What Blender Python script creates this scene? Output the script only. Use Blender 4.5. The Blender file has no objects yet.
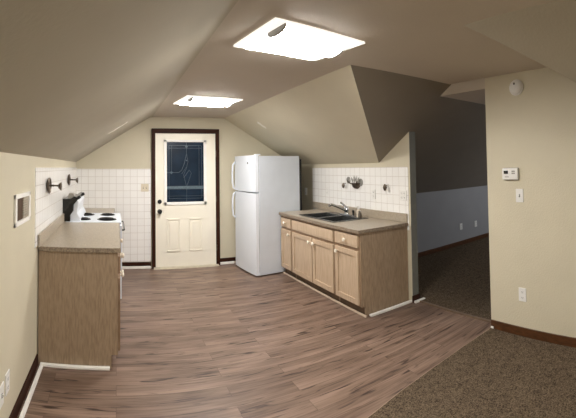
import bpy, bmesh, math, random
from mathutils import Vector, Matrix
random.seed(7)
C = bpy.context.scene.collection
SC = bpy.context.scene
PI = math.pi

# ------------------------------------------------------------------ camera
F, CX, YH, TY, EYE = 379.35, 116.26, 154.74, -0.033, 1.55
cam = bpy.data.cameras.new('camera')
cam.type = 'PANO'
cam.panorama_type = 'CENTRAL_CYLINDRICAL'
half = 288.0 / F
cam.central_cylindrical_range_u_min = -half
cam.central_cylindrical_range_u_max = half
cam.central_cylindrical_range_v_min = -(418 - YH) / F
cam.central_cylindrical_range_v_max = YH / F
cam.central_cylindrical_radius = 1.0
cam.clip_start = 0.02
camo = bpy.data.objects.new('camera', cam)
C.objects.link(camo)
yaw = (288 - CX) / F
xa = Vector((1, 0, 0)); ya = Vector((0, 1, -TY)).normalized(); za = Vector((0, TY, 1)).normalized()
look = xa * math.sin(yaw) + ya * math.cos(yaw)
right = look.cross(za)
M = Matrix((right, za, -look)).transposed().to_4x4()
M.translation = Vector((0, 0, EYE))
camo.matrix_world = M
SC.camera = camo

# ------------------------------------------------------------------ world and exposure
w = bpy.data.worlds.new('world'); SC.world = w; w.use_nodes = True
w.node_tree.nodes['Background'].inputs[0].default_value = (0.35, 0.42, 0.55, 1)
w.node_tree.nodes['Background'].inputs[1].default_value = 0.02
SC.view_settings.view_transform = 'Standard'
SC.view_settings.look = 'None'
SC.view_settings.gamma = 1
SC.view_settings.use_curve_mapping = False
SC.view_settings.exposure = 0.34
LIGHT = 46.0          # diffuser radiance
REAR = 34.0           # radiance of the unseen fill light added behind the camera

sd = bpy.data.lights.new('hall_fill_light', 'AREA'); sd.shape = 'RECTANGLE'; sd.size = 1.0; sd.size_y = 1.0; sd.energy = 26; sd.color = (0.92, 0.95, 1.0)  # unseen area lamp added to brighten the hall; no window is built
so = bpy.data.objects.new('hall_fill_light', sd); C.objects.link(so); so.location = (7.6, 1.7, 1.5)
so.rotation_euler = (Vector((4.6, 4.0, 0.9)) - so.location).to_track_quat('-Z', 'Y').to_euler()
# ------------------------------------------------------------------ room numbers
XL, XR, XT = -0.622, 2.989, 2.93
YF, YB = 5.87, -2.6
ZC, XA, XB = 2.335, 0.532, 1.722
ZL = 1.63
SL = (ZC - ZL) / (XA - XL)
SR = 0.605
Y2, Y3, S2 = 2.40, 1.30, 0.635
YH2 = 4.408
XE = 8.2
P2 = lambda y: ZC - S2 * (y - Y2)
P3 = lambda y: ZC - S2 * (Y3 - y)
PR = lambda x: ZC - SR * (x - XB)
PL = lambda x: ZL + SL * (x - XL)

# ------------------------------------------------------------------ materials
def lin(c):
    return tuple((v / 255 / 12.92 if v / 255 <= 0.04045 else ((v / 255 + 0.055) / 1.055) ** 2.4) for v in c) + (1,)

def mat(name, rgb, rough=0.5, metal=0.0, noise=0.0, nscale=20, bump=0.0, bscale=60, spec=None, coat=0, stretch=None, rgb2=None):
    m = bpy.data.materials.new(name); m.use_nodes = True
    nt = m.node_tree; b = nt.nodes['Principled BSDF']
    b.inputs['Roughness'].default_value = rough
    b.inputs['Metallic'].default_value = metal
    if spec is not None: b.inputs['Specular IOR Level'].default_value = spec
    if coat: b.inputs['Coat Weight'].default_value = coat; b.inputs['Coat Roughness'].default_value = 0.1
    tc = nt.nodes.new('ShaderNodeTexCoord'); mp = nt.nodes.new('ShaderNodeMapping')
    nt.links.new(tc.outputs['Object'], mp.inputs[0])
    if stretch: mp.inputs['Scale'].default_value = stretch
    n = nt.nodes.new('ShaderNodeTexNoise'); n.inputs['Scale'].default_value = nscale; n.inputs['Detail'].default_value = 5
    nt.links.new(mp.outputs[0], n.inputs['Vector'])
    mx = nt.nodes.new('ShaderNodeMix'); mx.data_type = 'RGBA'
    c = lin(rgb)
    c2 = lin(rgb2) if rgb2 else tuple(v * (1 - noise) for v in c[:3]) + (1,)
    mx.inputs['A'].default_value = c; mx.inputs['B'].default_value = c2
    rp = nt.nodes.new('ShaderNodeValToRGB'); rp.color_ramp.elements[0].position = 0.35; rp.color_ramp.elements[1].position = 0.65
    nt.links.new(n.outputs['Fac'], rp.inputs[0]); nt.links.new(rp.outputs[0], mx.inputs['Factor'])
    nt.links.new(mx.outputs['Result'], b.inputs['Base Color'])
    if bump:
        n2 = nt.nodes.new('ShaderNodeTexNoise'); n2.inputs['Scale'].default_value = bscale; n2.inputs['Detail'].default_value = 3
        nt.links.new(mp.outputs[0], n2.inputs['Vector'])
        bp = nt.nodes.new('ShaderNodeBump'); bp.inputs['Strength'].default_value = bump; bp.inputs['Distance'].default_value = 0.01
        nt.links.new(n2.outputs['Fac'], bp.inputs['Height']); nt.links.new(bp.outputs[0], b.inputs['Normal'])
    return m

def tile_mat(name, ax):
    """white square ceramic tile; ax = which two object axes the grid lies on"""
    m = bpy.data.materials.new(name); m.use_nodes = True
    nt = m.node_tree; b = nt.nodes['Principled BSDF']
    tc = nt.nodes.new('ShaderNodeTexCoord'); sp = nt.nodes.new('ShaderNodeSeparateXYZ'); cb = nt.nodes.new('ShaderNodeCombineXYZ')
    nt.links.new(tc.outputs['Object'], sp.inputs[0])
    nt.links.new(sp.outputs[ax], cb.inputs[0]); nt.links.new(sp.outputs['Z'], cb.inputs[1])
    br = nt.nodes.new('ShaderNodeTexBrick'); br.offset = 0; br.squash = 1
    br.inputs['Scale'].default_value = 1; br.inputs['Brick Width'].default_value = 0.108; br.inputs['Row Height'].default_value = 0.108
    br.inputs['Mortar Size'].default_value = 0.0028; br.inputs['Mortar Smooth'].default_value = 0.2
    br.inputs['Color1'].default_value = lin((246, 245, 243)); br.inputs['Color2'].default_value = lin((250, 249, 247))
    br.inputs['Mortar'].default_value = lin((216, 211, 206))
    nt.links.new(cb.outputs[0], br.inputs['Vector'])
    nt.links.new(br.outputs['Color'], b.inputs['Base Color'])
    b.inputs['Roughness'].default_value = 0.18
    bp = nt.nodes.new('ShaderNodeBump'); bp.invert = True; bp.inputs['Strength'].default_value = 0.4; bp.inputs['Distance'].default_value = 0.002
    nt.links.new(br.outputs['Fac'], bp.inputs['Height']); nt.links.new(bp.outputs[0], b.inputs['Normal'])
    return m

def plank_mat():
    m = bpy.data.materials.new('laminate_planks'); m.use_nodes = True
    nt = m.node_tree; b = nt.nodes['Principled BSDF']; L = nt.links.new
    tc = nt.nodes.new('ShaderNodeTexCoord')
    br = nt.nodes.new('ShaderNodeTexBrick'); br.offset = 0.37; br.offset_frequency = 2
    br.inputs['Scale'].default_value = 1; br.inputs['Brick Width'].default_value = 1.22; br.inputs['Row Height'].default_value = 0.125
    br.inputs['Mortar Size'].default_value = 0.0014; br.inputs['Mortar Smooth'].default_value = 0.3; br.inputs['Bias'].default_value = 0.0
    br.inputs['Color1'].default_value = (0, 0, 0, 1); br.inputs['Color2'].default_value = (1, 1, 1, 1); br.inputs['Mortar'].default_value = (0, 0, 0, 1)
    L(tc.outputs['Object'], br.inputs['Vector'])
    sp = nt.nodes.new('ShaderNodeSeparateColor'); L(br.outputs['Color'], sp.inputs[0])
    # per-plank offset of the grain
    sx = nt.nodes.new('ShaderNodeSeparateXYZ'); L(tc.outputs['Object'], sx.inputs[0])
    off = nt.nodes.new('ShaderNodeMath'); off.operation = 'MULTIPLY'; off.inputs[1].default_value = 40; L(sp.outputs[0], off.inputs[0])
    cb = nt.nodes.new('ShaderNodeCombineXYZ'); L(sx.outputs[0], cb.inputs[0]); L(sx.outputs[1], cb.inputs[1]); L(off.outputs[0], cb.inputs[2])
    def grain(sx_, sy_, det, dist):
        mp = nt.nodes.new('ShaderNodeMapping'); mp.inputs['Scale'].default_value = (sx_, sy_, 1); L(cb.outputs[0], mp.inputs[0])
        n = nt.nodes.new('ShaderNodeTexNoise'); n.inputs['Scale'].default_value = 1.0; n.inputs['Detail'].default_value = det; n.inputs['Distortion'].default_value = dist
        L(mp.outputs[0], n.inputs['Vector']); return n.outputs['Fac']
    def mad(x, k, y):
        a = nt.nodes.new('ShaderNodeMath'); a.operation = 'MULTIPLY_ADD'; a.inputs[1].default_value = k; L(x, a.inputs[0])
        if isinstance(y, float): a.inputs[2].default_value = y
        else: L(y, a.inputs[2])
        return a.outputs[0]
    v = mad(sp.outputs[0], 0.13, -0.215); v = mad(grain(1.3, 9, 4, 0.5), 0.75, v); v = mad(grain(3, 75, 3, 0.2), 0.55, v)
    r = nt.nodes.new('ShaderNodeValToRGB'); cr = r.color_ramp
    cr.elements[0].position = 0.30; cr.elements[0].color = lin(WOOD[1]); cr.elements[1].position = 0.68; cr.elements[1].color = lin(WOOD[2]); L(v, r.inputs[0])
    # short dark mineral streaks and knots
    st = mad(grain(2.6, 24, 5, 1.2), 1.0, 0.0); r2 = nt.nodes.new('ShaderNodeValToRGB')
    r2.color_ramp.elements[0].position = 0.31; r2.color_ramp.elements[0].color = (1, 1, 1, 1); r2.color_ramp.elements[1].position = 0.43; r2.color_ramp.elements[1].color = (0, 0, 0, 1); L(st, r2.inputs[0])
    md = nt.nodes.new('ShaderNodeMix'); md.data_type = 'RGBA'; md.inputs['B'].default_value = lin(WOOD[0]); L(r2.outputs[0], md.inputs['Factor']); L(r.outputs[0], md.inputs['A'])
    mx = nt.nodes.new('ShaderNodeMix'); mx.data_type = 'RGBA'; mx.inputs['B'].default_value = lin((78, 60, 52))
    L(br.outputs['Fac'], mx.inputs['Factor']); L(md.outputs['Result'], mx.inputs['A'])
    L(mx.outputs['Result'], b.inputs['Base Color'])
    b.inputs['Roughness'].default_value = 0.42
    b.inputs['Specular IOR Level'].default_value = 0.4
    return m

def carpet_mat():
    m = bpy.data.materials.new('carpet_pile'); m.use_nodes = True
    nt = m.node_tree; b = nt.nodes['Principled BSDF']; L = nt.links.new
    tc = nt.nodes.new('ShaderNodeTexCoord')
    n = nt.nodes.new('ShaderNodeTexNoise'); n.inputs['Scale'].default_value = 130; n.inputs['Detail'].default_value = 4; L(tc.outputs['Object'], n.inputs[0])
    n3 = nt.nodes.new('ShaderNodeTexNoise'); n3.inputs['Scale'].default_value = 22; n3.inputs['Detail'].default_value = 5; L(tc.outputs['Object'], n3.inputs[0])
    ad = nt.nodes.new('ShaderNodeMath'); ad.operation = 'MULTIPLY_ADD'; ad.inputs[1].default_value = 0.2; L(n3.outputs['Fac'], ad.inputs[0])
    sc = nt.nodes.new('ShaderNodeMath'); sc.operation = 'MULTIPLY'; sc.inputs[1].default_value = 0.8; L(n.outputs['Fac'], sc.inputs[0]); L(sc.outputs[0], ad.inputs[2])
    r = nt.nodes.new('ShaderNodeValToRGB'); r.color_ramp.elements[0].position = 0.38; r.color_ramp.elements[1].position = 0.62
    r.color_ramp.elements[0].color = lin(CARPET[0]); r.color_ramp.elements[1].color = lin(CARPET[1])
    L(ad.outputs[0], r.inputs[0]); L(r.outputs[0], b.inputs['Base Color'])
    b.inputs['Roughness'].default_value = 1.0; b.inputs['Specular IOR Level'].default_value = 0.05
    bp = nt.nodes.new('ShaderNodeBump'); bp.inputs['Strength'].default_value = 0.9; bp.inputs['Distance'].default_value = 0.01
    L(n.outputs['Fac'], bp.inputs['Height']); L(bp.outputs[0], b.inputs['Normal'])
    return m

def emit(name, rgb, s):
    m = bpy.data.materials.new(name); m.use_nodes = True
    b = m.node_tree.nodes['Principled BSDF']
    b.inputs['Base Color'].default_value = lin((245, 245, 240))
    b.inputs['Emission Color'].default_value = rgb + (1,)
    b.inputs['Emission Strength'].default_value = s
    return m

WOOD = [(56, 41, 34), (92, 73, 62), (143, 120, 105)]
CARPET = [(60, 50, 41), (122, 107, 89)]
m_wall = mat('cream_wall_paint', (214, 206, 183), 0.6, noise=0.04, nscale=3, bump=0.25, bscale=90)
m_ceil = mat('ceiling_paint', (204, 194, 180), 0.7, noise=0.03, nscale=3, bump=0.08, bscale=70)
m_slopedim = mat('dimmed_slope_paint', (184, 176, 158), 0.8, noise=0.05, nscale=2.5, bump=0.12, bscale=60)  # darker than the wall cream; dimmer light on these slopes is in the colour
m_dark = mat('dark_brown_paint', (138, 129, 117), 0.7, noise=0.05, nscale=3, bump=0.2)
m_hall = mat('grey_hall_paint', (150, 150, 152), 0.7, noise=0.05, nscale=3, bump=0.2)
m_tile_y = tile_mat('tile_side_wall', 'Y'); m_tile_x = tile_mat('tile_far_wall', 'X')
m_plank = plank_mat(); m_carpet = carpet_mat()
m_brown = mat('dark_stained_trim', (58, 28, 14), 0.6, spec=0.2, noise=0.4, nscale=6, stretch=(1, 1, 8))
m_brown2 = mat('mid_brown_trim', (92, 58, 34), 0.35, noise=0.45, nscale=5, stretch=(3, 3, 10))
m_white = mat('white_trim_paint', (250, 248, 243), 0.45, noise=0.04)
m_door = mat('cream_door_paint', (248, 243, 228), 0.4, noise=0.03, nscale=4)
m_oak = mat('pickled_oak', (204, 182, 156), 0.45, nscale=7, stretch=(9, 9, 0.9), rgb2=(188, 164, 138))
m_oakdark = mat('oak_frame', (158, 132, 106), 0.45, nscale=7, stretch=(9, 9, 0.9), rgb2=(134, 110, 86))
m_endpanel = mat('oak_end_panel', (162, 141, 117), 0.5, nscale=14, stretch=(6, 6, 0.9), rgb2=(142, 121, 98), bump=0.05)
m_oakleft = mat('darker_brown_oak', (150, 124, 98), 0.5, nscale=9, stretch=(9, 9, 1.2), rgb2=(122, 98, 76))  # darker brown than the other oak fronts
m_toe = mat('toe_kick_vinyl', (120, 100, 82), 0.6, noise=0.2)
m_ductdark = mat('dark_duct_panel', (84, 62, 44), 0.8, noise=0.2)
m_lam = mat('beige_laminate', (190, 178, 160), 0.32, nscale=130, rgb2=(150, 138, 122))
m_lamedge = mat('laminate_front_edge', (158, 142, 122), 0.4, nscale=90, rgb2=(112, 98, 84))
m_appl = mat('white_appliance', (232, 238, 247), 0.28, noise=0.02, nscale=4, bump=0.04, bscale=160)
m_applside = mat('textured_appliance_side', (214, 221, 231), 0.4, noise=0.04, nscale=6, bump=0.15, bscale=140)
m_black = mat('black_enamel', (14, 14, 15), 0.2, noise=0.1)
m_blackmat = mat('black_matte', (20, 20, 21), 0.6, noise=0.2)
m_coil = mat('burner_coil', (26, 25, 26), 0.55, 0.3, noise=0.2)
m_chrome = mat('chrome', (205, 208, 212), 0.14, 1.0, noise=0.03)
m_sink = mat('dark_sink_enamel', (112, 114, 114), 0.27, 0.8, noise=0.15, nscale=8)
m_bronze = mat('aged_bronze', (120, 108, 98), 0.28, 0.8, noise=0.4, nscale=30)
m_knob = mat('white_porcelain_knob', (240, 232, 216), 0.2, noise=0.02)
m_plate = mat('white_plastic', (238, 237, 234), 0.35, noise=0.02)
m_beigeplate = mat('ivory_plastic', (222, 212, 190), 0.4, noise=0.02)
m_slot = mat('dark_slot', (60, 58, 56), 0.6, noise=0.1)
m_glass = mat('night_glass', (30, 46, 64), 0.22, noise=0.35, nscale=5, spec=0.25)
m_band = mat('bevelled_grey_glass', (104, 122, 132), 0.25, noise=0.4, nscale=60)
m_came = mat('silver_came', (92, 104, 112), 0.4, 0.6, noise=0.1)
m_capgrey = mat('grey_end_cap', (150, 146, 140), 0.5, noise=0.1)
m_lcd = mat('dark_display', (30, 34, 34), 0.2, noise=0.1)
m_soap = mat('amber_white_pump', (226, 214, 196), 0.3, noise=0.1)
m_clear = mat('smoky_bottle', (96, 88, 78), 0.12, noise=0.2)
m_patch = mat('pale_patch', (240, 236, 226), 0.5, noise=0.05)  # thin pale marks lying on both slopes
m_grille = mat('grey_register_slats', (176, 166, 150), 0.5, noise=0.1)
m_lightwarm = emit('lit_diffuser', (1.0, 0.97, 0.93), LIGHT)
m_tray = emit('lit_tray', (1.0, 0.97, 0.92), 0.7)

# ------------------------------------------------------------------ mesh helpers
class MB:
    def __init__(s): s.bm = bmesh.new()
    def box(s, x0, x1, y0, y1, z0, z1, bev=0):
        t = bmesh.new(); bmesh.ops.create_cube(t, size=1)
        for v in t.verts:
            v.co = Vector(((x0 + x1) / 2 + v.co.x * (x1 - x0), (y0 + y1) / 2 + v.co.y * (y1 - y0), (z0 + z1) / 2 + v.co.z * (z1 - z0)))
        if bev: bmesh.ops.bevel(t, geom=t.edges[:], offset=bev, segments=2, profile=0.6, affect='EDGES')
        s._merge(t); return s
    def _merge(s, t):
        me = bpy.data.meshes.new('tmp'); t.to_mesh(me); t.free(); s.bm.from_mesh(me); bpy.data.meshes.remove(me)
    def poly(s, pts):
        s.bm.faces.new([s.bm.verts.new(p) for p in pts]); return s
    def prism(s, prof, axis, a, b):
        """closed profile extruded from a to b along axis; prof are the two other coordinates in XYZ order"""
        def P(u, v, t):
            return {'X': (t, u, v), 'Y': (u, t, v), 'Z': (u, v, t)}[axis]
        t = bmesh.new()
        A = [t.verts.new(P(u, v, a)) for u, v in prof]; B = [t.verts.new(P(u, v, b)) for u, v in prof]
        n = len(prof)
        t.faces.new(A); t.faces.new(B[::-1])
        for i in range(n): t.faces.new((A[i], B[i], B[(i + 1) % n], A[(i + 1) % n]))
        bmesh.ops.recalc_face_normals(t, faces=t.faces[:])
        s._merge(t); return s
    def lathe(s, prof, o=(0, 0, 0), axis='Z', seg=24, sweep=2 * PI, start=0):
        """prof: (radius, height) pairs along the axis"""
        t = bmesh.new(); o = Vector(o); rings = []
        full = abs(sweep - 2 * PI) < 1e-6
        k = seg if full else seg + 1
        for r, h in prof:
            ring = []
            for i in range(k):
                a = start + sweep * i / seg; u, v = r * math.cos(a), r * math.sin(a)
                p = {'Z': (u, v, h), 'X': (h, u, v), 'Y': (u, h, v)}[axis]
                ring.append(t.verts.new(o + Vector(p)))
            rings.append(ring)
        for a, b in zip(rings, rings[1:]):
            for i in range(seg):
                j = (i + 1) % k
                t.faces.new((a[i], a[j], b[j], b[i]))
        if full:
            if prof[0][0] > 1e-5: t.faces.new(rings[0])
            if prof[-1][0] > 1e-5: t.faces.new(rings[-1][::-1])
        bmesh.ops.remove_doubles(t, verts=t.verts[:], dist=1e-6)
        bmesh.ops.recalc_face_normals(t, faces=t.faces[:])
        s._merge(t); return s
    def tube(s, pts, r, seg=10, caps=True):
        t = bmesh.new(); pts = [Vector(p) for p in pts]; rings = []
        rr = r if isinstance(r, (list, tuple)) else [r] * len(pts)
        up = None
        for i, p in enumerate(pts):
            d = (pts[min(i + 1, len(pts) - 1)] - pts[max(i - 1, 0)]).normalized()
            if up is None:
                up = Vector((0, 0, 1)) if abs(d.z) < 0.9 else Vector((1, 0, 0))
            u = (up - d * up.dot(d)).normalized(); v = d.cross(u); up = u
            rings.append([t.verts.new(p + (u * math.cos(2 * PI * j / seg) + v * math.sin(2 * PI * j / seg)) * rr[i]) for j in range(seg)])
        for a, b in zip(rings, rings[1:]):
            for i in range(seg): t.faces.new((a[i], a[(i + 1) % seg], b[(i + 1) % seg], b[i]))
        if caps: t.faces.new(rings[0][::-1]); t.faces.new(rings[-1])
        bmesh.ops.recalc_face_normals(t, faces=t.faces[:])
        s._merge(t); return s
    def panel(s, x, y0, y1, z0, z1, rail=0.055, depth=0.012, thick=0.019, d=-1):
        """raised/recessed cabinet door whose face looks along d*X; x is the back plane"""
        f = x + d * thick
        s.box(min(x, f), max(x, f), y0, y1, z0, z1, 0.003) if rail is None else None
        if rail is None: return s
        lo, hi = min(x, f), max(x, f)
        s.box(lo, hi, y0, y0 + rail, z0, z1, 0.0025); s.box(lo, hi, y1 - rail, y1, z0, z1, 0.0025)
        s.box(lo, hi, y0 + rail - 0.001, y1 - rail + 0.001, z0, z0 + rail, 0.0025); s.box(lo, hi, y0 + rail - 0.001, y1 - rail + 0.001, z1 - rail, z1, 0.0025)
        f2 = f - d * depth
        s.box(min(x, f2), max(x, f2), y0 + rail - 0.003, y1 - rail + 0.003, z0 + rail - 0.003, z1 - rail + 0.003, 0.001)
        return s
    def build(s, name, m, parent=None, smooth=False, kind=None, loc=None):
        me = bpy.data.meshes.new(name); s.bm.to_mesh(me); s.bm.free()
        me.materials.append(m)
        if smooth:
            for p in me.polygons: p.use_smooth = True
            try: me.set_sharp_from_angle(angle=math.radians(40))
            except Exception: pass
        o = bpy.data.objects.new(name, me); C.objects.link(o)
        if parent: o.parent = parent
        if kind: o['kind'] = kind
        if loc: o.location = loc
        return o

def thing(name, label, cat, loc=(0, 0, 0), rotz=0, group=None):
    o = bpy.data.objects.new(name, None); C.objects.link(o); o.empty_display_size = 0.05
    o.location = loc; o.rotation_euler = (0, 0, rotz); o['label'] = label; o['category'] = cat
    if group: o['group'] = group
    return o

def tag(o, label, cat, group=None, kind=None):
    o['label'] = label; o['category'] = cat
    if group: o['group'] = group
    if kind: o['kind'] = kind
    return o

def dup(root, loc, rotz=None, label=None, group=None):
    r = root.copy(); C.objects.link(r); r.location = loc
    if rotz is not None: r.rotation_euler = (0, 0, rotz)
    if label: r['label'] = label
    if group: r['group'] = group
    for ch in list(root.children):
        c = ch.copy(); C.objects.link(c); c.parent = r
        for g in list(ch.children):
            d = g.copy(); C.objects.link(d); d.parent = c
    return r

S = 'structure'
# ------------------------------------------------------------------ structure: floor
MB().box(XL - 0.1, XE + 0.1, YB - 0.1, YF + 0.1, -0.06, 0).build('floor', m_plank, kind=S)
EDGE = [(2.5, 1.985), (2.1, 1.965), (1.75, 1.93), (1.4, 1.865), (1.0, 1.77), (XL, 1.35)]
cp = MB()
q = MB(); q.prism([(x, y + 0.001) for x, y in [(2.925, 1.987)] + EDGE] + [(x, y + 0.012) for x, y in ([(2.925, 1.987)] + EDGE)[::-1]], 'Z', 0.0005, 0.006); q.build('trim_11', mat('carpet_edge_strip', (158, 136, 116), 0.5, noise=0.1), kind=S)
cp.prism([(XL, YB), (2.744, YB), (2.932, 1.984)] + EDGE, 'Z', 0.0005, 0.012)
tag(cp.build('carpet', m_carpet), 'brown speckled cut-pile carpet filling the near right corner of the room', 'carpet', kind='stuff')
tag(MB().box(3.076, XE, 1.001, YH2 - 0.001, 0.0005, 0.012).build('carpet', m_carpet), 'brown carpet on the dim hall floor beyond the opening', 'carpet', kind='stuff')

# ------------------------------------------------------------------ structure: walls and ceilings
wl = MB().box(XL - 0.12, XL, YB, YF, 0, ZL + 0.02).build('wall_left', m_wall, kind=S)
# far gable wall (prism in X-Z)
MB().prism([(XL - 0.1, 0), (XR + 0.1, 0), (XR + 0.1, PR(XR)), (XB, ZC + 0.03), (XA, ZC + 0.03), (XL - 0.1, ZL)], 'Y', YF, YF + 0.12).build('wall_far', m_wall, kind=S)
# left slope, rounded into the flat ceiling, with the slight sag of an old plaster edge
prof = [(XL - 0.08, PL(XL - 0.08)), (XA - 0.035, PL(XA - 0.035))]
p0, p1, p2 = Vector((XA - 0.035, PL(XA - 0.035))), Vector((XA, ZC)), Vector((XA + 0.035, ZC))
for i in range(1, 8):
    t = i / 8; q = p0 * (1 - t) ** 2 + p1 * 2 * t * (1 - t) + p2 * t * t; prof.append((q.x, q.y))
prof.append((XA + 0.035, ZC)); prof += [(XA + 0.035, ZC + 0.08), (XA - 0.1, ZC + 0.08), (XL - 0.08, ZL + 0.1)]
MB().prism(prof, 'Y', YB, YF).build('wall_slope_left', m_slopedim, kind=S, smooth=True)
# flat ceiling: main strip plus the strip of the cross gable
cl = MB()
cl.box(XA + 0.033, XB, YB, YF, ZC, ZC + 0.06)
cl.box(XB, XT, Y3, Y2, ZC, ZC + 0.06)
cl.build('ceiling', m_ceil, kind=S)
# right slope beyond the hip, from the flat down to the knee wall
def valley_y(x): return Y2 + (ZC - PR(x)) / S2
def valley_y3(x): return Y3 - (ZC - PR(x)) / S2
def slab(pts, m, name, th=0.05):
    b = MB(); t = bmesh.new()
    A = [t.verts.new(p) for p in pts]; B = [t.verts.new((p[0], p[1], p[2] + th)) for p in pts]
    t.faces.new(A); t.faces.new(B[::-1])
    for i in range(len(pts)): t.faces.new((A[i], B[i], B[(i + 1) % len(pts)], A[(i + 1) % len(pts)]))
    bmesh.ops.recalc_face_normals(t, faces=t.faces[:]); b._merge(t)
    return b.build(name, m, kind=S)
xw = XR + 0.02
slab([(XB, Y2, ZC), (xw, valley_y(xw), PR(xw)), (xw, YF, PR(xw)), (XB, YF, ZC)], m_wall, 'wall_slope_right')
# near side: right slope and the descending plane of the cross gable, above the thermostat wall
slab([(XB, Y3, ZC), (XB, YB, ZC), (3.1, YB, PR(3.1)), (3.1, valley_y3(3.1), PR(3.1))], m_slopedim, 'wall_slope_right')
slab([(XB, Y3, ZC), (3.1, valley_y3(3.1), P3(valley_y3(3.1))), (3.1, Y3, ZC)], m_slopedim, 'wall_slope_near')
# dark plane of the cross gable
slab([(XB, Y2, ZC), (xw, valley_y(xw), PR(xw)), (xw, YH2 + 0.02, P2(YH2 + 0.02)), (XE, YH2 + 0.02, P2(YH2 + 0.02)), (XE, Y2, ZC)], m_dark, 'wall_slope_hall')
# kitchen right wall, cut along the dark plane, ending in a stub
YS = 3.065
kw = MB(); t = bmesh.new()
zt = lambda y: max(PR(XR), P2(y)) if y < valley_y(XR) else PR(XR)
pr = [(YS, 0), (YF, 0), (YF, PR(XR) + 0.02), (valley_y(XR), PR(XR) + 0.02), (YS, P2(YS) + 0.02)]
kw.prism(pr, 'X', XR, XR + 0.09)
kw.build('wall_right', m_wall, kind=S)
MB().box(XR + 0.001, XR + 0.092, YS - 0.006, YS - 0.0005, 0, P2(YS) + 0.0).build('wall_right_end', mat('stub_grey_paint', (112, 112, 104), 0.7, noise=0.05), kind=S)
# thermostat wall, slightly out of square
tw = MB(); tw.prism([(2.948, 1.99), (3.06, 1.99), (3.04, YB), (2.76, YB)], 'Z', 0, ZC)
tw.build('wall_thermostat', m_wall, kind=S)
# lowered hall ceiling with its small drop over the opening
ZH = 2.238
MB().prism([(1.0, ZH), (P2i := Y2 + (ZC - ZH) / S2, ZH), (Y2, ZC + 0.01), (1.0, ZC + 0.01)], 'X', 2.95, XE).build('ceiling_hall', m_ceil, kind=S)
# hall shell
MB().box(XR + 0.091, XE, YH2, YH2 + 0.1, 0, P2(YH2) + 0.03).build('wall_hall', m_hall, kind=S)
MB().box(XE, XE + 0.1, YB, YH2, 0, ZC + 0.1).build('wall_hall_end', m_hall, kind=S)
MB().box(3.06, XE, 0.9, 1.0, 0, ZC + 0.1).build('wall_hall_near', m_hall, kind=S)
MB().box(XL - 0.1, 3.1, YB - 0.1, YB, 0, ZC + 0.1).build('wall_rear', m_wall, kind=S)

# tiles
MB().box(XL, XL + 0.008, 2.86, YF - 0.001, 0.93, 1.545).build('trim_1', m_tile_y, kind=S)
MB().box(XL + 0.0, 0.535, YF - 0.008, YF, 0.1, 1.525).build('trim_2', m_tile_x, kind=S)
MB().box(XR - 0.008, XR, 3.09, 5.25, 0.80, 1.515).build('trim_3', m_tile_y, kind=S)

# baseboards and loose white shoe strips
MB().prism([(XL, 0), (XL + 0.014, 0), (XL + 0.010, 0.075), (XL, 0.08)], 'Y', YB, 2.975).build('baseboard_left', m_brown, kind=S)
MB().prism([(XL + 0.03, 0), (XL + 0.058, 0), (XL + 0.052, 0.018), (XL + 0.034, 0.02)], 'Y', 1.91, 2.97).build('trim_4', m_white, kind=S)
MB().box(XL + 0.03, -0.05, 2.945, 2.975, 0, 0.02, 0.004).build('trim_5', m_white, kind=S)
bbp = lambda: MB()
bf = MB(); bf.box(0.03, 0.535, YF - 0.02, YF - 0.008, 0.035, 0.095, 0.003); bf.box(1.61, XR, YF - 0.015, YF, 0.035, 0.095, 0.003)
bf.build('baseboard_far', m_brown, kind=S)
bs = MB(); bs.box(0.03, 0.535, YF - 0.035, YF - 0.008, 0, 0.036, 0.005); bs.box(1.61, 1.86, YF - 0.035, YF, 0, 0.036, 0.005)
bs.build('trim_6', m_white, kind=S)
tb = MB(); tb.prism([(2.934, 1.985), (2.948, 1.985), (2.76, YB), (2.746, YB)], 'Z', 0, 0.085)
tb.build('baseboard_right', m_brown2, kind=S)
MB().box(2.925, 2.985, 1.955, 1.985, 0.012, 0.03, 0.004).build('trim_7', m_white, kind=S)
MB().box(XR - 0.014, XR + 0.098, YS - 0.02, YS - 0.0065, 0, 0.075, 0.003).build('baseboard_stub', m_brown, kind=S)
st = MB(); st.box(2.40, 3.0, 3.068, 3.10, 0, 0.022, 0.004); st.box(2.985, 3.14, YS - 0.055, YS - 0.024, 0, 0.022, 0.004)
st.build('trim_8', m_white, kind=S)
MB().box(2.345, 2.362, 3.09, 5.03, 0, 0.02, 0.004).build('trim_9', mat('beige_shoe_strip', (206, 190, 168), 0.5, noise=0.05), kind=S)
MB().box(XR + 0.092, XE, YH2 - 0.014, YH2, 0.012, 0.09, 0.003).build('baseboard_hall', m_brown2, kind=S)
MB().prism([(3.045, 2.0), (3.075, 2.0), (3.075, 3.05), (3.045, 3.05)], 'Z', 0, 0.013).build('trim_10', m_toe, kind=S)

# ------------------------------------------------------------------ entrance door
D0, D1, DZ = 0.602, 1.56, 2.075
ds = MB()
ds.box(D0, D1, YF - 0.045, YF - 0.003, 0.02, DZ, 0.003)
door = ds.build('door_1', m_door, kind=S)
for (a, b, c, d) in ((0.775, 0.985, 0.25, 0.755), (1.125, 1.335, 0.25, 0.755)):
    q = MB()      # embossed panel: raised ring plus raised field
    y = YF - 0.045
    for (x0, x1, z0, z1) in ((a, b, c, c + 0.02), (a, b, d - 0.02, d), (a, a + 0.02, c, d), (b - 0.02, b, c, d)):
        q.box(x0, x1, y - 0.013, y + 0.002, z0, z1, 0.005)
    q.box(a + 0.045, b - 0.045, y - 0.011, y + 0.002, c + 0.045, d - 0.045, 0.004)
    q.build('door_panel', m_door, door)
fr = MB()
fr.box(D0 - 0.052, D0, YF - 0.055, YF, 0, DZ + 0.06, 0.004); fr.box(D1, D1 + 0.062, YF - 0.055, YF, 0, DZ + 0.06, 0.004)
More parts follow.
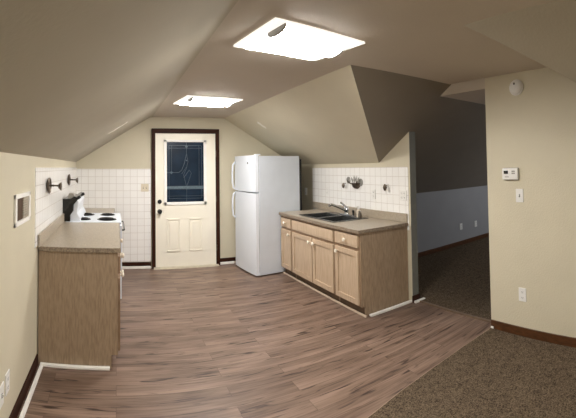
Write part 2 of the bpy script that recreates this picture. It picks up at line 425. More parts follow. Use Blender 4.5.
fr.box(D0 - 0.052, D1 + 0.062, YF - 0.06, YF, DZ + 0.004, DZ + 0.075, 0.004)
fr.build('door_frame', m_brown, door)
MB().prism([(YF - 0.11, 0.001), (YF, 0.001), (YF, 0.022), (YF - 0.08, 0.022)], 'X', D0 - 0.03, D1 + 0.03).build('threshold', mat('worn_threshold', (196, 186, 166), 0.4, noise=0.15), door)
W0, W1, Z0, Z1 = 0.735, 1.408, 0.965, 1.975
wf = MB(); y = YF - 0.045
wf.box(W0, W1, y - 0.016, y, Z0, Z0 + 0.045, 0.004); wf.box(W0, W1, y - 0.016, y, Z1 - 0.035, Z1, 0.004)
wf.box(W0, W0 + 0.045, y - 0.016, y, Z0, Z1, 0.004); wf.box(W1 - 0.045, W1, y - 0.016, y, Z0, Z1, 0.004)
wfo = wf.build('window_frame', m_white, door)
g0, g1, h0, h1 = W0 + 0.043, W1 - 0.043, Z0 + 0.043, Z1 - 0.033
gl = MB().box(g0, g1, y - 0.006, y - 0.001, h0, h1).build('window_glass', m_glass, door)
MB().box(g0, g1, y - 0.008, y - 0.004, h0 + 0.20, h0 + 0.245).build('bevelled_band', m_band, gl)
cm = MB(); yy = y - 0.009
G = lambda u, v: (g0 + (g1 - g0) * u, yy, h1 - (h1 - h0) * v)
def came(*p, r=0.0028): cm.tube([G(*q) for q in p], r, 6)
came((0.06, 0.06), (0.94, 0.06)); came((0.06, 0.94), (0.94, 0.94)); came((0.06, 0.06), (0.06, 0.94)); came((0.94, 0.06), (0.94, 0.94))
came((0.06, 0.105), (0.94, 0.105)); came((0.0, 0.90), (1, 0.90))
came((0, 0.735), (1, 0.735)); came((0, 0.785), (1, 0.785))
came((0.53, 0), (0.53, 0.2)); came((0.53, 0.75), (0.53, 1))
came((0, 0.51), (0.32, 0.51), (0.40, 0.47), (0.47, 0.36), (0.53, 0.2), r=0.004)
came((0.53, 0.2), (0.57, 0.33), (0.52, 0.45), (0.45, 0.55), (0.53, 0.75), r=0.003)
came((0.45, 0.6), (0.60, 0.47), r=0.004); came((0.40, 0.53), (0.55, 0.40), r=0.003)
came((0.60, 0.47), (0.66, 0.52), (0.53, 0.75))
came((0.13, 0.51), (0.13, 0.06)); came((0.87, 0.06), (0.87, 0.735))
cm.build('leading', m_came, gl)
jw = MB()
for (u, v) in ((0.53, 0.08), (0.12, 0.51), (0.53, 0.76), (0.53, 0.31)):
    p = Vector(G(u, v)); s = 0.026 if v != 0.31 else 0.014
    jw.prism([(p.x - s, p.z), (p.x, p.z - s), (p.x + s, p.z), (p.x, p.z + s)], 'Y', yy - 0.006, yy + 0.002)
jw.build('glass_jewel', m_band, gl)
db = MB(); y = YF - 0.046
db.lathe([(0.033, 0), (0.033, -0.006), (0.027, -0.014), (0.0, -0.016)], (0.667, y, 1.018), 'Y'); db.box(0.662, 0.672, y - 0.034, y - 0.014, 1.003, 1.033, 0.002)
db.build('deadbolt', m_blackmat, door, True)
dk = MB()
dk.lathe([(0.035, 0), (0.035, -0.006), (0.015, -0.012), (0.012, -0.035), (0.028, -0.045), (0.032, -0.058), (0.026, -0.072), (0.0, -0.075)], (0.667, y, 0.868), 'Y')
dk.build('door_knob', m_blackmat, door, True)
for z in (0.28, 1.04, 1.76):
    MB().tube([(D1 + 0.004, YF - 0.058, z - 0.045), (D1 + 0.004, YF - 0.058, z + 0.045)], 0.008).build('hinge', m_bronze, door)

# ------------------------------------------------------------------ cabinets
def knob_mb(x, y, z, d):
    k = MB(); k.lathe([(0.009, 0), (0.009, d * 0.010), (0.020, d * 0.018), (0.022, d * 0.026), (0.016, d * 0.034), (0.0, d * 0.036)], (x, y, z), 'X', 16)
    return k
def cabinet(label, xf, xb, y0, y1, ztop, doors, drawers, group, ends=(), d=-1, toe=0.05, wood=None):
    """xf front plane, xb wall plane; d = direction the front looks along X. doors: (y0,y1,z0,z1,knob_y,knob_z); drawers: (y0,y1,z0,z1,knob or None)"""
    t = thing('base_cabinet', label, 'cabinet', ((xf + xb) / 2, (y0 + y1) / 2, 0), 0, group)
    ox, oy = (xf + xb) / 2, (y0 + y1) / 2
    X = lambda v: v - ox
    Y = lambda v: v - oy
    lo = lambda a, b: (min(a, b), max(a, b))
    b = MB()
    inner = xf - d * 0.02
    # two gables with a notch for the toe kick, a bottom and a back
    for (ya, yb) in ((y0, y0 + 0.016), (y1 - 0.016, y1)):
        b.prism([(X(inner), 0.10), (X(xf - d * toe), 0.10), (X(xf - d * toe), 0.0), (X(xb), 0.0), (X(xb), ztop), (X(inner), ztop)], 'Y', Y(ya), Y(yb))
    b.box(*lo(X(inner), X(xb)), Y(y0 + 0.016), Y(y1 - 0.016), 0.10, 0.116); b.box(*lo(X(xb), X(xb + d * 0.01)), Y(y0 + 0.016), Y(y1 - 0.016), 0.116, ztop)
    b.build('body', m_endpanel, t)
    f = MB()      # face frame
    xs = lo(X(xf), X(inner))
    ys = sorted({y0, y1} | set()); rails = [0.10, ztop]
    f.box(*xs, Y(y0), Y(y0 + 0.03), 0.10, ztop); f.box(*xs, Y(y1 - 0.03), Y(y1), 0.10, ztop)
    f.box(*xs, Y(y0 + 0.03), Y(y1 - 0.03), 0.10, 0.125); f.box(*xs, Y(y0 + 0.03), Y(y1 - 0.03), ztop - 0.035, ztop)
    if drawers:
        f.box(*xs, Y(y0 + 0.03), Y(y1 - 0.03), drawers[0][2] - 0.04, drawers[0][2] + 0.01)
    if len(doors) > 1:
        m_ = (doors[0][1] + doors[1][0]) / 2; f.box(*xs, Y(m_ - 0.02), Y(m_ + 0.02), 0.125, doors[0][3])
    f.build('face_frame', m_oakdark if wood is None else wood, t)
    k = MB(); k.box(*lo(X(xf - d * toe), X(xf - d * (toe + 0.012))), Y(y0 + 0.017), Y(y1 - 0.017), 0, 0.098)
    k.build('toe_kick', m_toe, t)
    for (a, c, za, zb, ky, kz) in doors:
        o = MB().panel(X(xf), Y(a), Y(c), za, zb, d=d).build('door', wood or m_oak, t)
        knob_mb(X(xf + d * 0.019), Y(ky), kz, d).build('knob', m_knob, o, True)
    for (a, c, za, zb, kn) in drawers:
        q = MB().panel(X(xf), Y(a), Y(c), za, zb, rail=None, d=d)
        f3 = X(xf + d * 0.019); g = X(xf + d * 0.0225)
        q.box(*lo(f3, g), Y(a + 0.018), Y(c - 0.018), za + 0.018, zb - 0.018, 0.0015)
        o = q.build('drawer' if kn else 'false_drawer_front', wood or m_oak, t)
        if kn: knob_mb(X(xf + d * 0.0225), Y((a + c) / 2), (za + zb) / 2, d).build('knob', m_knob, o, True)
    for side in ends:
        e = MB(); yy = y0 if side < 0 else y1
        e.prism([(X(xf), 0.10), (X(xf - d * toe), 0.10), (X(xf - d * toe), 0.0), (X(xb), 0.0), (X(xb), ztop), (X(xf), ztop)], 'Y', Y(yy + (side * 0.006)), Y(yy))
        e.build('end_panel', m_endpanel, t)
    return t
XF = 2.32; ZT = 0.85; g_r = 'cabinets under the sink counter'
cabinet('narrow bleached oak base cabinet nearest the white refrigerator, one drawer over one door', XF, XR - 0.009, 4.665, 5.01, ZT,
        [(4.69, 4.998, 0.115, 0.655, 4.735, 0.60)], [(4.69, 4.998, 0.69, 0.815, True)], g_r)
cabinet('wide bleached oak sink cabinet with two doors under a long false front', XF, XR - 0.009, 3.60, 4.664, ZT,
        [(3.62, 4.085, 0.115, 0.655, 4.045, 0.60), (4.105, 4.64, 0.115, 0.655, 4.15, 0.60)], [(3.62, 4.64, 0.69, 0.815, False)], g_r)
cabinet('bleached oak base cabinet nearest the hall opening, its bare end panel facing the camera', XF, XR - 0.009, 3.125, 3.599, ZT,
        [(3.15, 3.575, 0.115, 0.66, 3.525, 0.61)], [(3.15, 3.575, 0.695, 0.82, True)], g_r, ends=(-1,))
XLF = 0.012; g_l = 'cabinets along the left wall'
ZTL = 0.885
cabinet('brown oak base cabinet on the left, its wide end panel facing the room', XLF, XL + 0.009, 2.985, 3.68, ZTL,
        [(3.005, 3.32, 0.12, 0.68, 3.28, 0.63), (3.335, 3.66, 0.12, 0.68, 3.365, 0.63)], [(3.005, 3.66, 0.715, 0.85, True)], g_l, ends=(-1,), d=1, wood=m_oakleft)
cabinet('oak base cabinet between the stove and the left end cabinet', XLF, XL + 0.009, 3.681, 4.32, ZTL,
        [(3.695, 3.995, 0.12, 0.68, 3.965, 0.63), (4.01, 4.30, 0.12, 0.68, 4.04, 0.63)], [(3.695, 4.30, 0.715, 0.85, True)], g_l, d=1, wood=m_oakleft)
cabinet('small oak base cabinet in the corner behind the stove', -0.05, XL + 0.009, 5.205, 5.765, ZTL,
        [(5.22, 5.74, 0.12, 0.68, 5.27, 0.63)], [(5.22, 5.74, 0.715, 0.85, True)], g_l, d=1, wood=m_oakleft)

# countertops
def counter(name, label, boxes, front_edge, splash, group=None):
    x = [b[0] for b in boxes]; t = thing(name, label, 'countertop', (boxes[0][0], boxes[0][2], boxes[0][4]))
    o = Vector(t.location)
    def put(bs, nm, m, bev=0.004):
        q = MB()
        for b in bs: q.box(b[0] - o.x, b[1] - o.x, b[2] - o.y, b[3] - o.y, b[4] - o.z, b[5] - o.z, bev)
        return q.build(nm, m, t)
    put(boxes, 'worktop', m_lam, 0); put(front_edge, 'front_edge', m_lamedge, 0.003); put(splash, 'backsplash', m_lam, 0.005)
    return t
ct = 0.886
SX0, SX1, SY0, SY1 = 2.37, 2.885, 3.70, 4.56
xb = XR - 0.009
counter('countertop', 'long beige speckled laminate countertop holding the dark double sink',
        [(2.285, SX0 + 0.02, 3.105, 5.018, ZT + 0.001, ct), (SX1 - 0.06, xb, 3.105, 5.018, ZT + 0.001, ct), (SX0 + 0.02, SX1 - 0.06, 3.105, SY0 + 0.02, ZT + 0.001, ct), (SX0 + 0.02, SX1 - 0.06, SY1 - 0.02, 5.018, ZT + 0.001, ct)],
        [(2.279, 2.2849, 3.099, 5.018, ZT + 0.0, ct - 0.0015), (2.2851, xb, 3.099, 3.1049, ZT + 0.0, ct - 0.0015)],
        [(xb - 0.02, xb, 3.105, 5.25, ct + 0.0005, ct + 0.10)])
lt = 0.921
counter('countertop', 'worn beige laminate countertop on the left wall between end panel and stove',
        [(XL + 0.009, 0.03, 2.975, 4.325, ZTL + 0.001, lt)],
        [(0.0301, 0.036, 2.969, 4.325, ZTL, lt - 0.0015), (XL + 0.009, 0.03, 2.969, 2.9749, ZTL, lt - 0.0015)],
        [(XL + 0.009, XL + 0.029, 2.93, 4.325, lt + 0.0005, lt + 0.10)])
counter('countertop', 'short beige laminate countertop in the tiled corner beyond the stove',
        [(XL + 0.009, -0.03, 5.205, YF - 0.009, ZTL + 0.001, lt)],
        [(-0.0299, -0.024, 5.205, YF - 0.009, ZTL, lt - 0.0015)],
        [(XL + 0.009, XL + 0.029, 5.205, YF - 0.009, lt + 0.0005, lt + 0.08)])

# ------------------------------------------------------------------ sink, faucet and the bits beside it
t = thing('kitchen_sink', 'dark double-bowl drop-in sink set in the long beige countertop', 'sink', ((SX0 + SX1) / 2, (SY0 + SY1) / 2, ct))
hx, hy = (SX1 - SX0) / 2, (SY1 - SY0) / 2
rim = MB(); zr0, zr1 = 0.0005, 0.009
bx0, bx1 = -hx + 0.035, hx - 0.105
rim.box(-hx, bx0, -hy, hy, zr0, zr1, 0.003); rim.box(bx1, hx, -hy, hy, zr0, zr1, 0.003)
rim.box(bx0 - 0.002, bx1 + 0.002, -hy, -hy + 0.035, zr0, zr1, 0.003); rim.box(bx0 - 0.002, bx1 + 0.002, hy - 0.035, hy, zr0, zr1, 0.003)
rim.box(bx0 - 0.002, bx1 + 0.002, -0.02, 0.02, zr0, zr1, 0.003)
rim.build('rim', m_sink, t)
for (ya, yb) in ((-hy + 0.035, -0.02), (0.02, hy - 0.035)):
    q = MB(); d = -0.17; w_ = 0.003
    q.prism([(bx0, zr1 - 0.002), (bx0 + 0.02, d), (bx1 - 0.02, d), (bx1, zr1 - 0.002), (bx1 - w_, zr1 - 0.002), (bx1 - 0.02 - w_, d + w_), (bx0 + 0.02 + w_, d + w_), (bx0 + w_, zr1 - 0.002)], 'Y', ya, yb)
    q.box(bx0, bx1, ya, ya + w_, d, zr1 - 0.002); q.box(bx0, bx1, yb - w_, yb, d, zr1 - 0.002)
    o = q.build('bowl', m_sink, t)
    dr = MB(); dr.lathe([(0.045, d + w_), (0.045, d + w_ + 0.003), (0.03, d + w_ + 0.001), (0, d + w_ + 0.001)], ((bx0 + bx1) / 2, (ya + yb) / 2, 0))
    dr.build('drain', m_chrome, o, True)
fx, fy = 2.835, 4.10
t = thing('faucet', 'chrome single-lever kitchen faucet standing behind the double sink', 'faucet', (fx, fy, ct + 0.0095))
q = MB(); q.box(-0.03, 0.03, -0.12, 0.12, 0, 0.014, 0.006); q.build('base_plate', m_chrome, t)
q = MB(); q.lathe([(0.034, 0.014), (0.030, 0.03), (0.030, 0.07), (0.034, 0.075), (0.028, 0.097), (0.0, 0.102)]); q.build('body', m_chrome, t, True)
q = MB(); q.tube([(0, 0, 0.055), (-0.05, 0.035, 0.085), (-0.11, 0.075, 0.118), (-0.165, 0.11, 0.142), (-0.185, 0.12, 0.135), (-0.19, 0.124, 0.115)], [0.019, 0.017, 0.016, 0.016, 0.017, 0.017], 12)
q.build('spout', m_chrome, t, True)
q = MB(); q.tube([(0, 0, 0.095), (-0.015, 0.03, 0.125), (-0.03, 0.07, 0.155), (-0.035, 0.085, 0.16)], [0.016, 0.012, 0.011, 0.014], 10); q.build('lever', m_chrome, t, True)
t = thing('side_sprayer', 'short dark sprayer in its collar beside the faucet', 'sprayer', (2.835, 3.955, ct + 0.0095))
q = MB(); q.lathe([(0.022, 0), (0.022, 0.006), (0.014, 0.012), (0.0, 0.012)]); q.build('collar', m_chrome, t, True)
q = MB(); q.lathe([(0.011, 0.012), (0.012, 0.04), (0.016, 0.06), (0.014, 0.075), (0.0, 0.078)]); q.build('spray_head', m_blackmat, t, True)
t = thing('soap_pump', 'white soap pump bottle at the back of the sink', 'soap dispenser', (2.84, 3.845, ct + 0.0095))
q = MB(); q.lathe([(0.026, 0), (0.028, 0.01), (0.028, 0.075), (0.014, 0.09), (0.012, 0.098), (0, 0.098)]); q.build('bottle', m_soap, t, True)
q = MB(); q.lathe([(0.014, 0.099), (0.014, 0.112), (0.005, 0.114), (0.005, 0.13), (0, 0.13)], seg=14); q.tube([(0.0, 0, 0.128), (-0.03, 0, 0.128), (-0.036, 0, 0.118)], 0.005, 8); q.build('pump', m_plate, t, True)
t = thing('small_bottle', 'small smoky bottle with chrome cap on the counter right of the soap pump', 'bottle', (2.80, 3.765, ct + 0.0095))
q = MB(); q.lathe([(0.021, 0), (0.023, 0.008), (0.021, 0.055), (0.012, 0.068), (0, 0.068)]); q.build('bottle', m_clear, t, True)
q = MB(); q.lathe([(0.013, 0.0685), (0.013, 0.086), (0, 0.088)]); q.build('cap', m_chrome, t, True)

# ------------------------------------------------------------------ refrigerator
rz = math.radians(6)
t = thing('refrigerator', 'white top-freezer refrigerator standing between the door and the sink counter', 'refrigerator', (1.905, 4.985, 0), rz)
# local: front at x=0 looking -X, near side y=0, far y=0.70
FW, FD, FH = 0.72, 0.75, 1.71
q = MB(); q.box(0.065, FD, 0, FW, 0.018, FH - 0.012, 0.006); q.build('cabinet', m_applside, t)
def fdoor(z0, z1):
    pr = []
    n = 10
    for i in range(n + 1):
        u = i / n; pr.append((0.010 - 0.010 * (1 - (2 * u - 1) ** 6) - 0.006 * math.sin(PI * u), 0.001 + (FW - 0.002) * u))
    pr += [(0.058, FW - 0.001), (0.058, 0.001)]
    q = MB(); q.prism(pr, 'Z', z0, z1); return q
up = fdoor(1.185, FH).build('freezer_door', m_appl, t, True)
lo_ = fdoor(0.022, 1.168).build('fridge_door', m_appl, t, True)
g = MB(); g.box(0.058, 0.066, 0.008, FW - 0.008, 0.06, 1.16); g.box(0.058, 0.066, 0.008, FW - 0.008, 1.19, FH - 0.015); g.build('door_gasket', m_slot, t)
def fhandle(z0, z1):
    yh = FW - 0.05
    return MB().tube([(-0.002, yh, z0), (-0.035, yh, z0 + 0.02 * (1 if z1 > z0 else -1)), (-0.052, yh, z0 + (z1 - z0) * 0.25), (-0.056, yh, z0 + (z1 - z0) * 0.6), (-0.045, yh, z0 + (z1 - z0) * 0.9), (-0.004, yh, z1)], [0.013, 0.014, 0.014, 0.013, 0.013, 0.016], 12)
fhandle(1.20, 1.62).build('door_handle', m_appl, up, True)
fhandle(1.15, 0.76).build('door_handle', m_appl, lo_, True)
q = MB(); q.lathe([(0.014, -0.008), (0.014, -0.004), (0, -0.004)], (0, 0.22, 1.60), 'X', 20)
q.lathe([(0.014, -0.004), (0.0, -0.0045)], (0, 0.22, 1.60), 'X', 20); q.build('round_badge', m_blackmat, up)
q = MB(); q.box(0.07, 0.12, 0.02, FW - 0.02, 0.012, 0.08, 0.003); q.build('kick_grille', m_capgrey, t)
q = MB(); q.box(0.02, 0.10, 0.01, 0.07, FH + 0.0005, FH + 0.014, 0.003); q.build('hinge_cover', m_appl, t)
for (x, y) in ((0.12, 0.06), (0.12, FW - 0.06), (FD - 0.08, 0.06), (FD - 0.08, FW - 0.06)):
    q = MB(); q.lathe([(0.02, 0), (0.02, 0.012), (0.01, 0.014), (0.01, 0.05)], (x, y, 0)); q.build('foot', m_blackmat, t)
q = MB(); q.box(FD + 0.0005, FD + 0.06, 0.03, FW - 0.03, 0.30, FH - 0.06, 0.004); q.build('back_shade_panel', m_blackmat, t)  # black back panel, thickened to darken the shaded gap beside the tile

# ------------------------------------------------------------------ electric range
t = thing('electric_range', 'white electric coil-top range between the two left countertops', 'stove', (XL + 0.01, 4.33, 0))
# local: x=0 wall, front ~0.66 ; y 0..0.79
RW, RD = 0.85, 0.665
q = MB(); q.box(0.03, RD - 0.03, 0.003, RW - 0.003, 0.05, 0.90, 0.004); q.build('body', m_appl, t)
q = MB(); q.box(0.06, RD - 0.09, 0.03, RW - 0.03, 0.0, 0.05); q.build('plinth', m_blackmat, t)
ctp = MB(); ctp.box(0.03, RD + 0.005, 0.0, RW, 0.9005, 0.93, 0.010); ctp = ctp.build('cooktop', m_appl, t)
for (x, y, r) in ((0.215, 0.20, 0.078), (0.50, 0.20, 0.098), (0.215, 0.63, 0.098), (0.50, 0.63, 0.078)):
    b = MB(); b.lathe([(r + 0.018, 0.9302), (r + 0.016, 0.934), (r + 0.004, 0.934), (r * 0.4, 0.931), (0, 0.931)], (x, y, 0), seg=28)
    b = b.build('drip_pan', m_black, t, True)
    c = MB(); pts = []
    for i in range(0, 110):
        a = i / 109 * 2 * PI * 4; rr = 0.018 + (r - 0.018) * i / 109; pts.append((x + rr * math.cos(a), y + rr * math.sin(a), 0.941))
    c.tube(pts, 0.0058, 6); c.build('burner_coil', m_coil, b, True)
od = MB(); od.box(RD - 0.0295, RD + 0.012, 0.012, RW - 0.012, 0.27, 0.885, 0.006); od = od.build('oven_door', m_appl, t)
q = MB(); q.box(RD + 0.0115, RD + 0.0135, 0.16, RW - 0.16, 0.42, 0.70); q.build('oven_window', m_black, od)
hb = MB()
hb.tube([(RD + 0.012, 0.08, 0.825), (RD + 0.036, 0.08, 0.825), (RD + 0.04, 0.10, 0.825), (RD + 0.04, RW - 0.10, 0.825), (RD + 0.036, RW - 0.08, 0.825), (RD + 0.012, RW - 0.08, 0.825)], 0.009, 10)
hb.build('oven_handle', m_black, od, True)
q = MB(); q.box(RD - 0.0295, RD + 0.008, 0.012, RW - 0.012, 0.06, 0.262, 0.006); q.build('storage_drawer', m_appl, t)
# backguard
bk = MB(); bk.prism([(0.0, 0.9305), (0.085, 0.9305), (0.085, 1.0), (0.12, 1.05), (0.125, 1.12), (0.165, 1.17), (0.165, 1.205), (0.13, 1.215), (0.09, 1.185), (0.0, 1.185)], 'Y', 0.0, RW)
bk = bk.build('backguard', m_black, t)
q = MB(); q.prism([(0.086, 0.9305), (0.2, 0.9305), (0.19, 0.97), (0.16, 1.02), (0.165, 1.08), (0.18, 1.14), (0.166, 1.168), (0.126, 1.12), (0.121, 1.05), (0.086, 1.0)], 'Y', 0.03, RW - 0.004); q.build('splash_shield', m_appl, t)
q = MB(); q.prism([(0.05, 1.1855), (0.09, 1.1858), (0.13, 1.2158), (0.12, 1.245), (0.07, 1.25)], 'Y', 0.01, 0.16); q.build('top_trim', m_capgrey, bk)
n = Vector((0.06, 0, -0.03)).normalized()
for y in (0.06, 0.15, 0.60, 0.70):
    c = Vector((0.16, y, 1.19)); q = MB(); q.tube([c, c + Vector((0.03, 0, 0.012))], [0.019, 0.016], 14); q.build('control_knob', m_blackmat, bk, True)
q = MB(); q.box(0.155, 0.1665, 0.30, 0.46, 1.175, 1.20); q.build('clock_display', m_lcd, bk)

# ------------------------------------------------------------------ wall brackets (bronze, over the counters)
def bracket(x, y, z, d, label, group):
    t = thing('wall_bracket', label, 'wall bracket', (x, y, z), 0, group)
    q = MB(); q.lathe([(0.0, 0), (0.050, 0), (0.070, d * 0.012), (0.074, d * 0.022), (0.066, d * 0.027), (0.052, d * 0.016), (0.030, d * 0.012), (0.014, d * 0.020), (0, d * 0.02)], (0, 0, 0), 'X', 28); q.build('backplate', m_bronze, t, True)
    q = MB(); q.lathe([(0.009, d * 0.019), (0.008, d * 0.05), (0.012, d * 0.055), (0.008, d * 0.06), (0.008, d * 0.10)], (0, 0, 0), 'X', 14); q.build('arm', m_bronze, t, True)
    q = MB(); q.lathe([(0.010, d * 0.0995), (0.022, d * 0.102), (0.036, d * 0.120), (0.040, d * 0.128), (0.020, d * 0.122), (0.0, d * 0.116)], (0, 0, -0.006), 'X', 24); q.build('flared_cup', m_bronze, t, True)
    return t
b0 = bracket(XL + 0.0085, 3.35, 1.385, 1, 'bronze wall bracket with round backplate, nearer one on the left tile', 'bronze brackets over the left counter')
dup(b0, (XL + 0.0085, 4.80, 1.39), label='bronze wall bracket with round backplate, above the stove')
xr = XR - 0.0085
t = thing('bowl_sconce', 'dark bronze half-bowl sconce with pale leaves on white tile above the sink', 'wall sconce', (xr, 4.06, 1.305))
m_leaf = mat('pale_pewter_leaf', (176, 174, 168), 0.35, 0.5, noise=0.2)
for (y, z, rr) in ((-0.085, 0.015, 0.05), (0.19, 0.04, 0.045)):
    q = MB(); q.lathe([(0, -0.0005), (rr, -0.0005), (rr, -0.006), (rr * 0.6, -0.010), (0, -0.010)], (0, y, z), 'X', 24); q.build('backplate', m_leaf, t, True)
q = MB(); q.lathe([(0.0, -0.075), (0.035, -0.068), (0.065, -0.04), (0.078, 0.0), (0.082, 0.006), (0.074, 0.004), (0.060, -0.035), (0.03, -0.06), (0.0, -0.066)], (0, 0, 0), 'Z', 16, PI, PI / 2); q.build('bowl', m_bronze, t, True)
q = MB(); q.box(-0.008, 0, -0.02, 0.02, -0.05, 0.03, 0.002); q.build('mount', m_bronze, t)
q = MB(); q.tube([(-0.005, 0.04, 0.0), (-0.03, 0.10, -0.004), (-0.03, 0.16, 0.012), (-0.012, 0.20, 0.03)], 0.007, 8); q.build('scroll_arm', m_bronze, t, True)
for (y, z, h, a) in ((-0.05, 0.01, 0.07, -0.5), (-0.015, 0.01, 0.085, -0.1), (0.02, 0.01, 0.095, 0.1), (0.055, 0.01, 0.07, 0.5)):
    q = MB(); c = [(y, z), (y - 0.018 + a * 0.03, z + h * 0.5), (y + a * 0.06, z + h), (y + 0.018 + a * 0.03, z + h * 0.5)]
    q.prism(c, 'X', -0.030, -0.024); q.build('leaf', m_leaf, t)
def finial(y, z, s, label):
    t = thing('bronze_hook', label, 'hook', (xr, y, z))
    q = MB(); q.lathe([(0, 0), (0.024 * s, 0), (0.022 * s, -0.006), (0.008, -0.010), (0, -0.010)], (0, 0, 0.01), 'X', 20); q.build('backplate', m_plate, t, True)
    q = MB(); q.tube([(-0.009, 0, 0.01), (-0.03, 0, 0.008), (-0.045, 0, -0.008)], 0.006, 8); q.build('stem', m_bronze, t, True)
    q = MB(); q.lathe([(0, -0.05 * s), (0.014 * s, -0.04 * s), (0.024 * s, -0.01 * s), (0.02 * s, 0.01 * s), (0.008 * s, 0.03 * s), (0, 0.035 * s)], (-0.045, 0, -0.008), 'Z', 18); q.build('oval_drop', m_bronze, t, True)
finial(4.315, 1.285, 0.9, 'small bronze hook with oval drop left of the bowl sconce')
finial(3.44, 1.29, 1.0, 'small bronze hook with oval drop alone on the tile near the hall')

# ------------------------------------------------------------------ wall plates
def plate(name, label, cat, loc, rotz, w=0.075, h=0.118, gang=1, kind='outlet', m=None, group=None):
    """local: plate lies in XZ, looks along -Y"""
    m = m or m_plate
    t = thing(name, label, cat, loc, rotz, group)
    q = MB(); q.box(-w / 2, w / 2, -0.007, 0, -h / 2, h / 2, 0.0025); q.build('cover_plate', m, t)
    for k in range(gang):
        cx = (k - (gang - 1) / 2) * 0.046
        if kind == 'outlet':
            for z in (-0.024, 0.024):
                s = MB(); s.lathe([(0.016, -0.0072), (0.016, -0.009), (0, -0.009)], (cx, 0, z), 'Y', 18); s = s.build('socket', m, t)
                u = MB(); u.box(cx - 0.008, cx - 0.0055, -0.0096, -0.0085, z - 0.004, z + 0.006); u.box(cx + 0.0055, cx + 0.008, -0.0096, -0.0085, z - 0.004, z + 0.006); u.lathe([(0.0025, -0.0085), (0.0025, -0.0096), (0, -0.0096)], (cx, 0, z - 0.009), 'Y', 8)
                u.build('slots', m_slot, s)
        else:
            s = MB(); s.box(cx - 0.006, cx + 0.006, -0.0085, -0.0068, -0.013, 0.013); s.build('switch_slot', m_slot, t)
            s = MB(); s.box(cx - 0.0045, cx + 0.0045, -0.019, -0.0072, -0.002, 0.009, 0.001); s.build('toggle', m, t)
    return t
# rotation: -Y -> room. far wall: 0; left wall (looks +X): +90deg ; right wall (looks -X): -90deg
plate('light_switch', 'ivory double toggle switch plate on white tile left of the entrance door', 'light switch', (0.44, YF - 0.0085, 1.234), 0, 0.118, 0.118, 2, 'switch', m_beigeplate)
plate('wall_outlet', 'white outlet plate low on the left cream wall, nearer the cabinet end', 'outlet', (XL + 0.0005, 2.135, 0.31), PI / 2)
plate('wall_outlet', 'white cover plate low on the left cream wall, nearest the frame edge', 'outlet', (XL + 0.0005, 2.02, 0.30), PI / 2, kind='switch')
plate('wall_outlet', 'white outlet plate on sink tile, left of the bowl sconce', 'outlet', (XR - 0.0085, 4.80, 1.17), -PI / 2)
plate('wall_outlet', 'white outlet plate on sink tile, right of the bowl sconce', 'outlet', (XR - 0.0085, 3.71, 1.18), -PI / 2)
plate('wall_outlet', 'white double outlet plate at the right end of the sink tile', 'outlet', (XR - 0.0085, 3.17, 1.19), -PI / 2, 0.118, 0.118, 2)
plate('wall_outlet', 'white outlet plate in the dark gap behind the refrigerator', 'outlet', (XR - 0.0005, 5.48, 1.13), -PI / 2)
ang = math.atan2(2.948 - 2.76, 1.99 - YB)
xt = lambda y: 2.948 - (1.99 - y) * math.tan(ang) - 0.0006
rt = -PI / 2 - ang
plate('light_switch', 'white toggle switch plate directly under the thermostat', 'light switch', (xt(1.64), 1.64, 1.243), rt, kind='switch')
plate('wall_outlet', 'white outlet low on the cream wall under the thermostat', 'outlet', (xt(1.64), 1.64, 0.372), rt)
plate('wall_outlet', 'white outlet on the grey hall wall, left of the pair', 'outlet', (5.60, YH2 - 0.0005, 0.35), 0, group='hall outlets')
plate('wall_outlet', 'white outlet on the grey hall wall, right of the pair', 'outlet', (6.07, YH2 - 0.0005, 0.335), 0, group='hall outlets')

t = thing('thermostat', 'white rectangular thermostat with small dark display on the cream wall', 'thermostat', (xt(1.72), 1.72, 1.435), rt)
q = MB(); q.box(-0.078, 0.078, -0.008, 0, -0.055, 0.055, 0.003); q.build('wall_plate', m_capgrey, t)
q = MB(); q.box(-0.082, 0.082, -0.034, -0.0085, -0.05, 0.052, 0.010); q.build('housing', m_plate, t, True)
q = MB(); q.box(-0.062, -0.016, -0.0352, -0.0338, 0.002, 0.030); q.build('display', m_lcd, t)
for (x, z) in ((0.03, 0.024), (0.03, 0.006), (0.048, 0.024), (0.048, 0.006)):
    q = MB(); q.box(x - 0.007, x + 0.007, -0.037, -0.0338, z - 0.006, z + 0.006, 0.001); q.build('button', m_capgrey, t)
q = MB(); q.box(-0.05, -0.01, -0.036, -0.0338, -0.028, -0.022); q.build('mode_slider', m_capgrey, t)

t = thing('smoke_detector', 'round white smoke detector high on the cream wall above the thermostat', 'smoke detector', (xt(1.64), 1.64, 2.20), rt)
q = MB(); q.lathe([(0, 0), (0.070, 0), (0.072, -0.012), (0.064, -0.016), (0.062, -0.028), (0.050, -0.040), (0.030, -0.044), (0, -0.045)], (0, 0, 0), 'Y', 32); q.build('housing', m_plate, t, True)
q = MB(); q.box(-0.007, 0.007, -0.0475, -0.042, 0.020, 0.038, 0.002); q.build('sensor_button', m_slot, t)

t = thing('wall_register', 'white-framed wall vent on the left cream wall, one half dark', 'vent', (XL + 0.0005, 2.45, 1.277), PI / 2)
q = MB()
q.box(-0.20, 0.20, -0.016, 0, -0.10, -0.072, 0.003); q.box(-0.20, 0.20, -0.016, 0, 0.072, 0.10, 0.003); q.box(-0.20, -0.165, -0.016, 0, -0.10, 0.10, 0.003); q.box(0.165, 0.20, -0.016, 0, -0.10, 0.10, 0.003)
q.build('frame', m_white, t)
q = MB(); q.box(-0.166, 0.012, -0.004, 0, -0.073, 0.073); q.build('open_duct', m_ductdark, t)  # flat dark brown panel stands in for the duct opening
q = MB()
for i in range(9): z = -0.064 + i * 0.016; q.box(0.01, 0.166, -0.011, -0.003, z - 0.006, z + 0.006)
q.box(0.008, 0.166, -0.004, 0, -0.073, 0.073); q.build('slat_panel', m_grille, t)

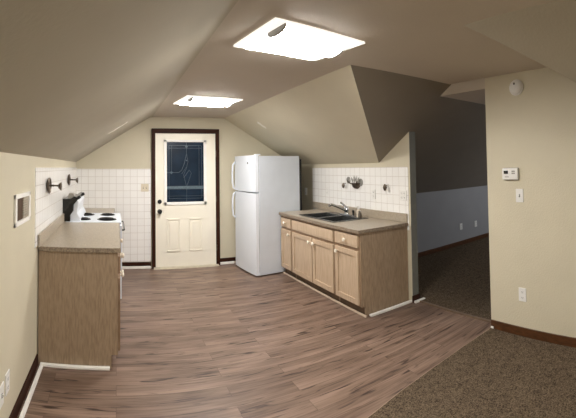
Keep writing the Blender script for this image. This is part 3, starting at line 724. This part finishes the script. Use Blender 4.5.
# ------------------------------------------------------------------ pale patches on the slopes
def slope_patch(name, label, cx, cy, s, shape, d):
    """irregular thin patch lying on a slope; d=-1 left slope, +1 right slope"""
    if d < 0: u = Vector((1, 0, SL)).normalized(); z = PL(cx)
    else: u = Vector((1, 0, -SR)).normalized(); z = PR(cx)
    v = Vector((0, 1, 0)); n = u.cross(v)
    if n.z > 0: n = -n
    q = MB(); t = bmesh.new(); o = Vector((cx, cy, z)) + n * 0.0006
    A = [t.verts.new(o + u * a * s + v * b * s) for a, b in shape]; B = [t.verts.new(o + u * a * s * 0.85 + v * b * s * 0.85 + n * 0.006) for a, b in shape]
    t.faces.new(A); t.faces.new(B[::-1])
    for i in range(len(A)): t.faces.new((A[i], B[i], B[(i + 1) % len(A)], A[(i + 1) % len(A)]))
    bmesh.ops.recalc_face_normals(t, faces=t.faces[:]); q._merge(t)
    return tag(q.build(name, m_patch), label, 'wall patch')

slope_patch('wall_patch', 'pale irregular patch on the left slope above the tiled corner', 0.03, 4.52, 1.0,
    [(-0.16, -0.03), (-0.09, -0.01), (-0.03, -0.045), (0.05, -0.02), (0.11, -0.05), (0.13, 0.0), (0.06, 0.03), (-0.02, 0.02), (-0.08, 0.05)], -1)
slope_patch('wall_patch', 'small pale irregular patch on the right slope above the refrigerator', 2.04, 5.04, 1.0,
    [(-0.09, -0.03), (-0.05, -0.05), (0.0, -0.02), (0.06, -0.03), (0.09, 0.01), (0.04, 0.03), (-0.02, 0.02), (-0.07, 0.03)], 1)

# ------------------------------------------------------------------ ceiling lights
def ceiling_light(cx, cy, w_, l_, rz, label):
    t = thing('ceiling_light', label, 'ceiling light', (cx, cy, ZC), rz, 'fluorescent ceiling lights')
    hw, hl = w_ / 2, l_ / 2
    q = MB(); q.box(-hw, hw, -hl, hl, -0.014, -0.0005, 0.004); q.build('tray', m_tray, t)
    e = hw - 0.08; n = 14
    arc = [(hl * 0.93 * math.cos(PI * i / n), -0.0145 - 0.024 * math.sin(PI * i / n) ** 0.7) for i in range(n + 1)]
    q = MB(); q.prism(arc, 'X', -e, e); q.build('diffuser', m_lightwarm, t, True)
    for s in (-1, 1):
        arc2 = [((0.09 * math.cos(PI * i / n) + (-0.14 if s < 0 else -0.03)) * hl / 0.24, -0.0145 - (0.038 if s < 0 else 0.048) * math.sin(PI * i / n) ** 0.7) for i in range(n + 1)]
        q = MB(); q.prism(arc2, 'X', s * e + (0.0005 if s > 0 else -0.014), s * e + (0.014 if s > 0 else -0.0005)); q.build('end_cap', m_capgrey, t)
    return t
ceiling_light(1.11, 2.10, 0.67, 0.51, math.radians(8), 'large lit rectangular ceiling light with curved diffuser nearest the camera')
ceiling_light(1.07, 4.36, 0.68, 0.54, math.radians(8), 'lit rectangular ceiling light near the entrance door')
t = thing('ceiling_light', 'unseen fill light added on the ceiling behind the camera', 'ceiling light', (1.1, -1.2, ZC), 0, 'fluorescent ceiling lights')  # added to brighten the room from behind the camera
q = MB(); q.box(-0.3, 0.3, -0.25, 0.25, -0.05, -0.0005, 0.01); q.build('diffuser', emit('rear_fill', (1.0, 0.96, 0.90), REAR), t)
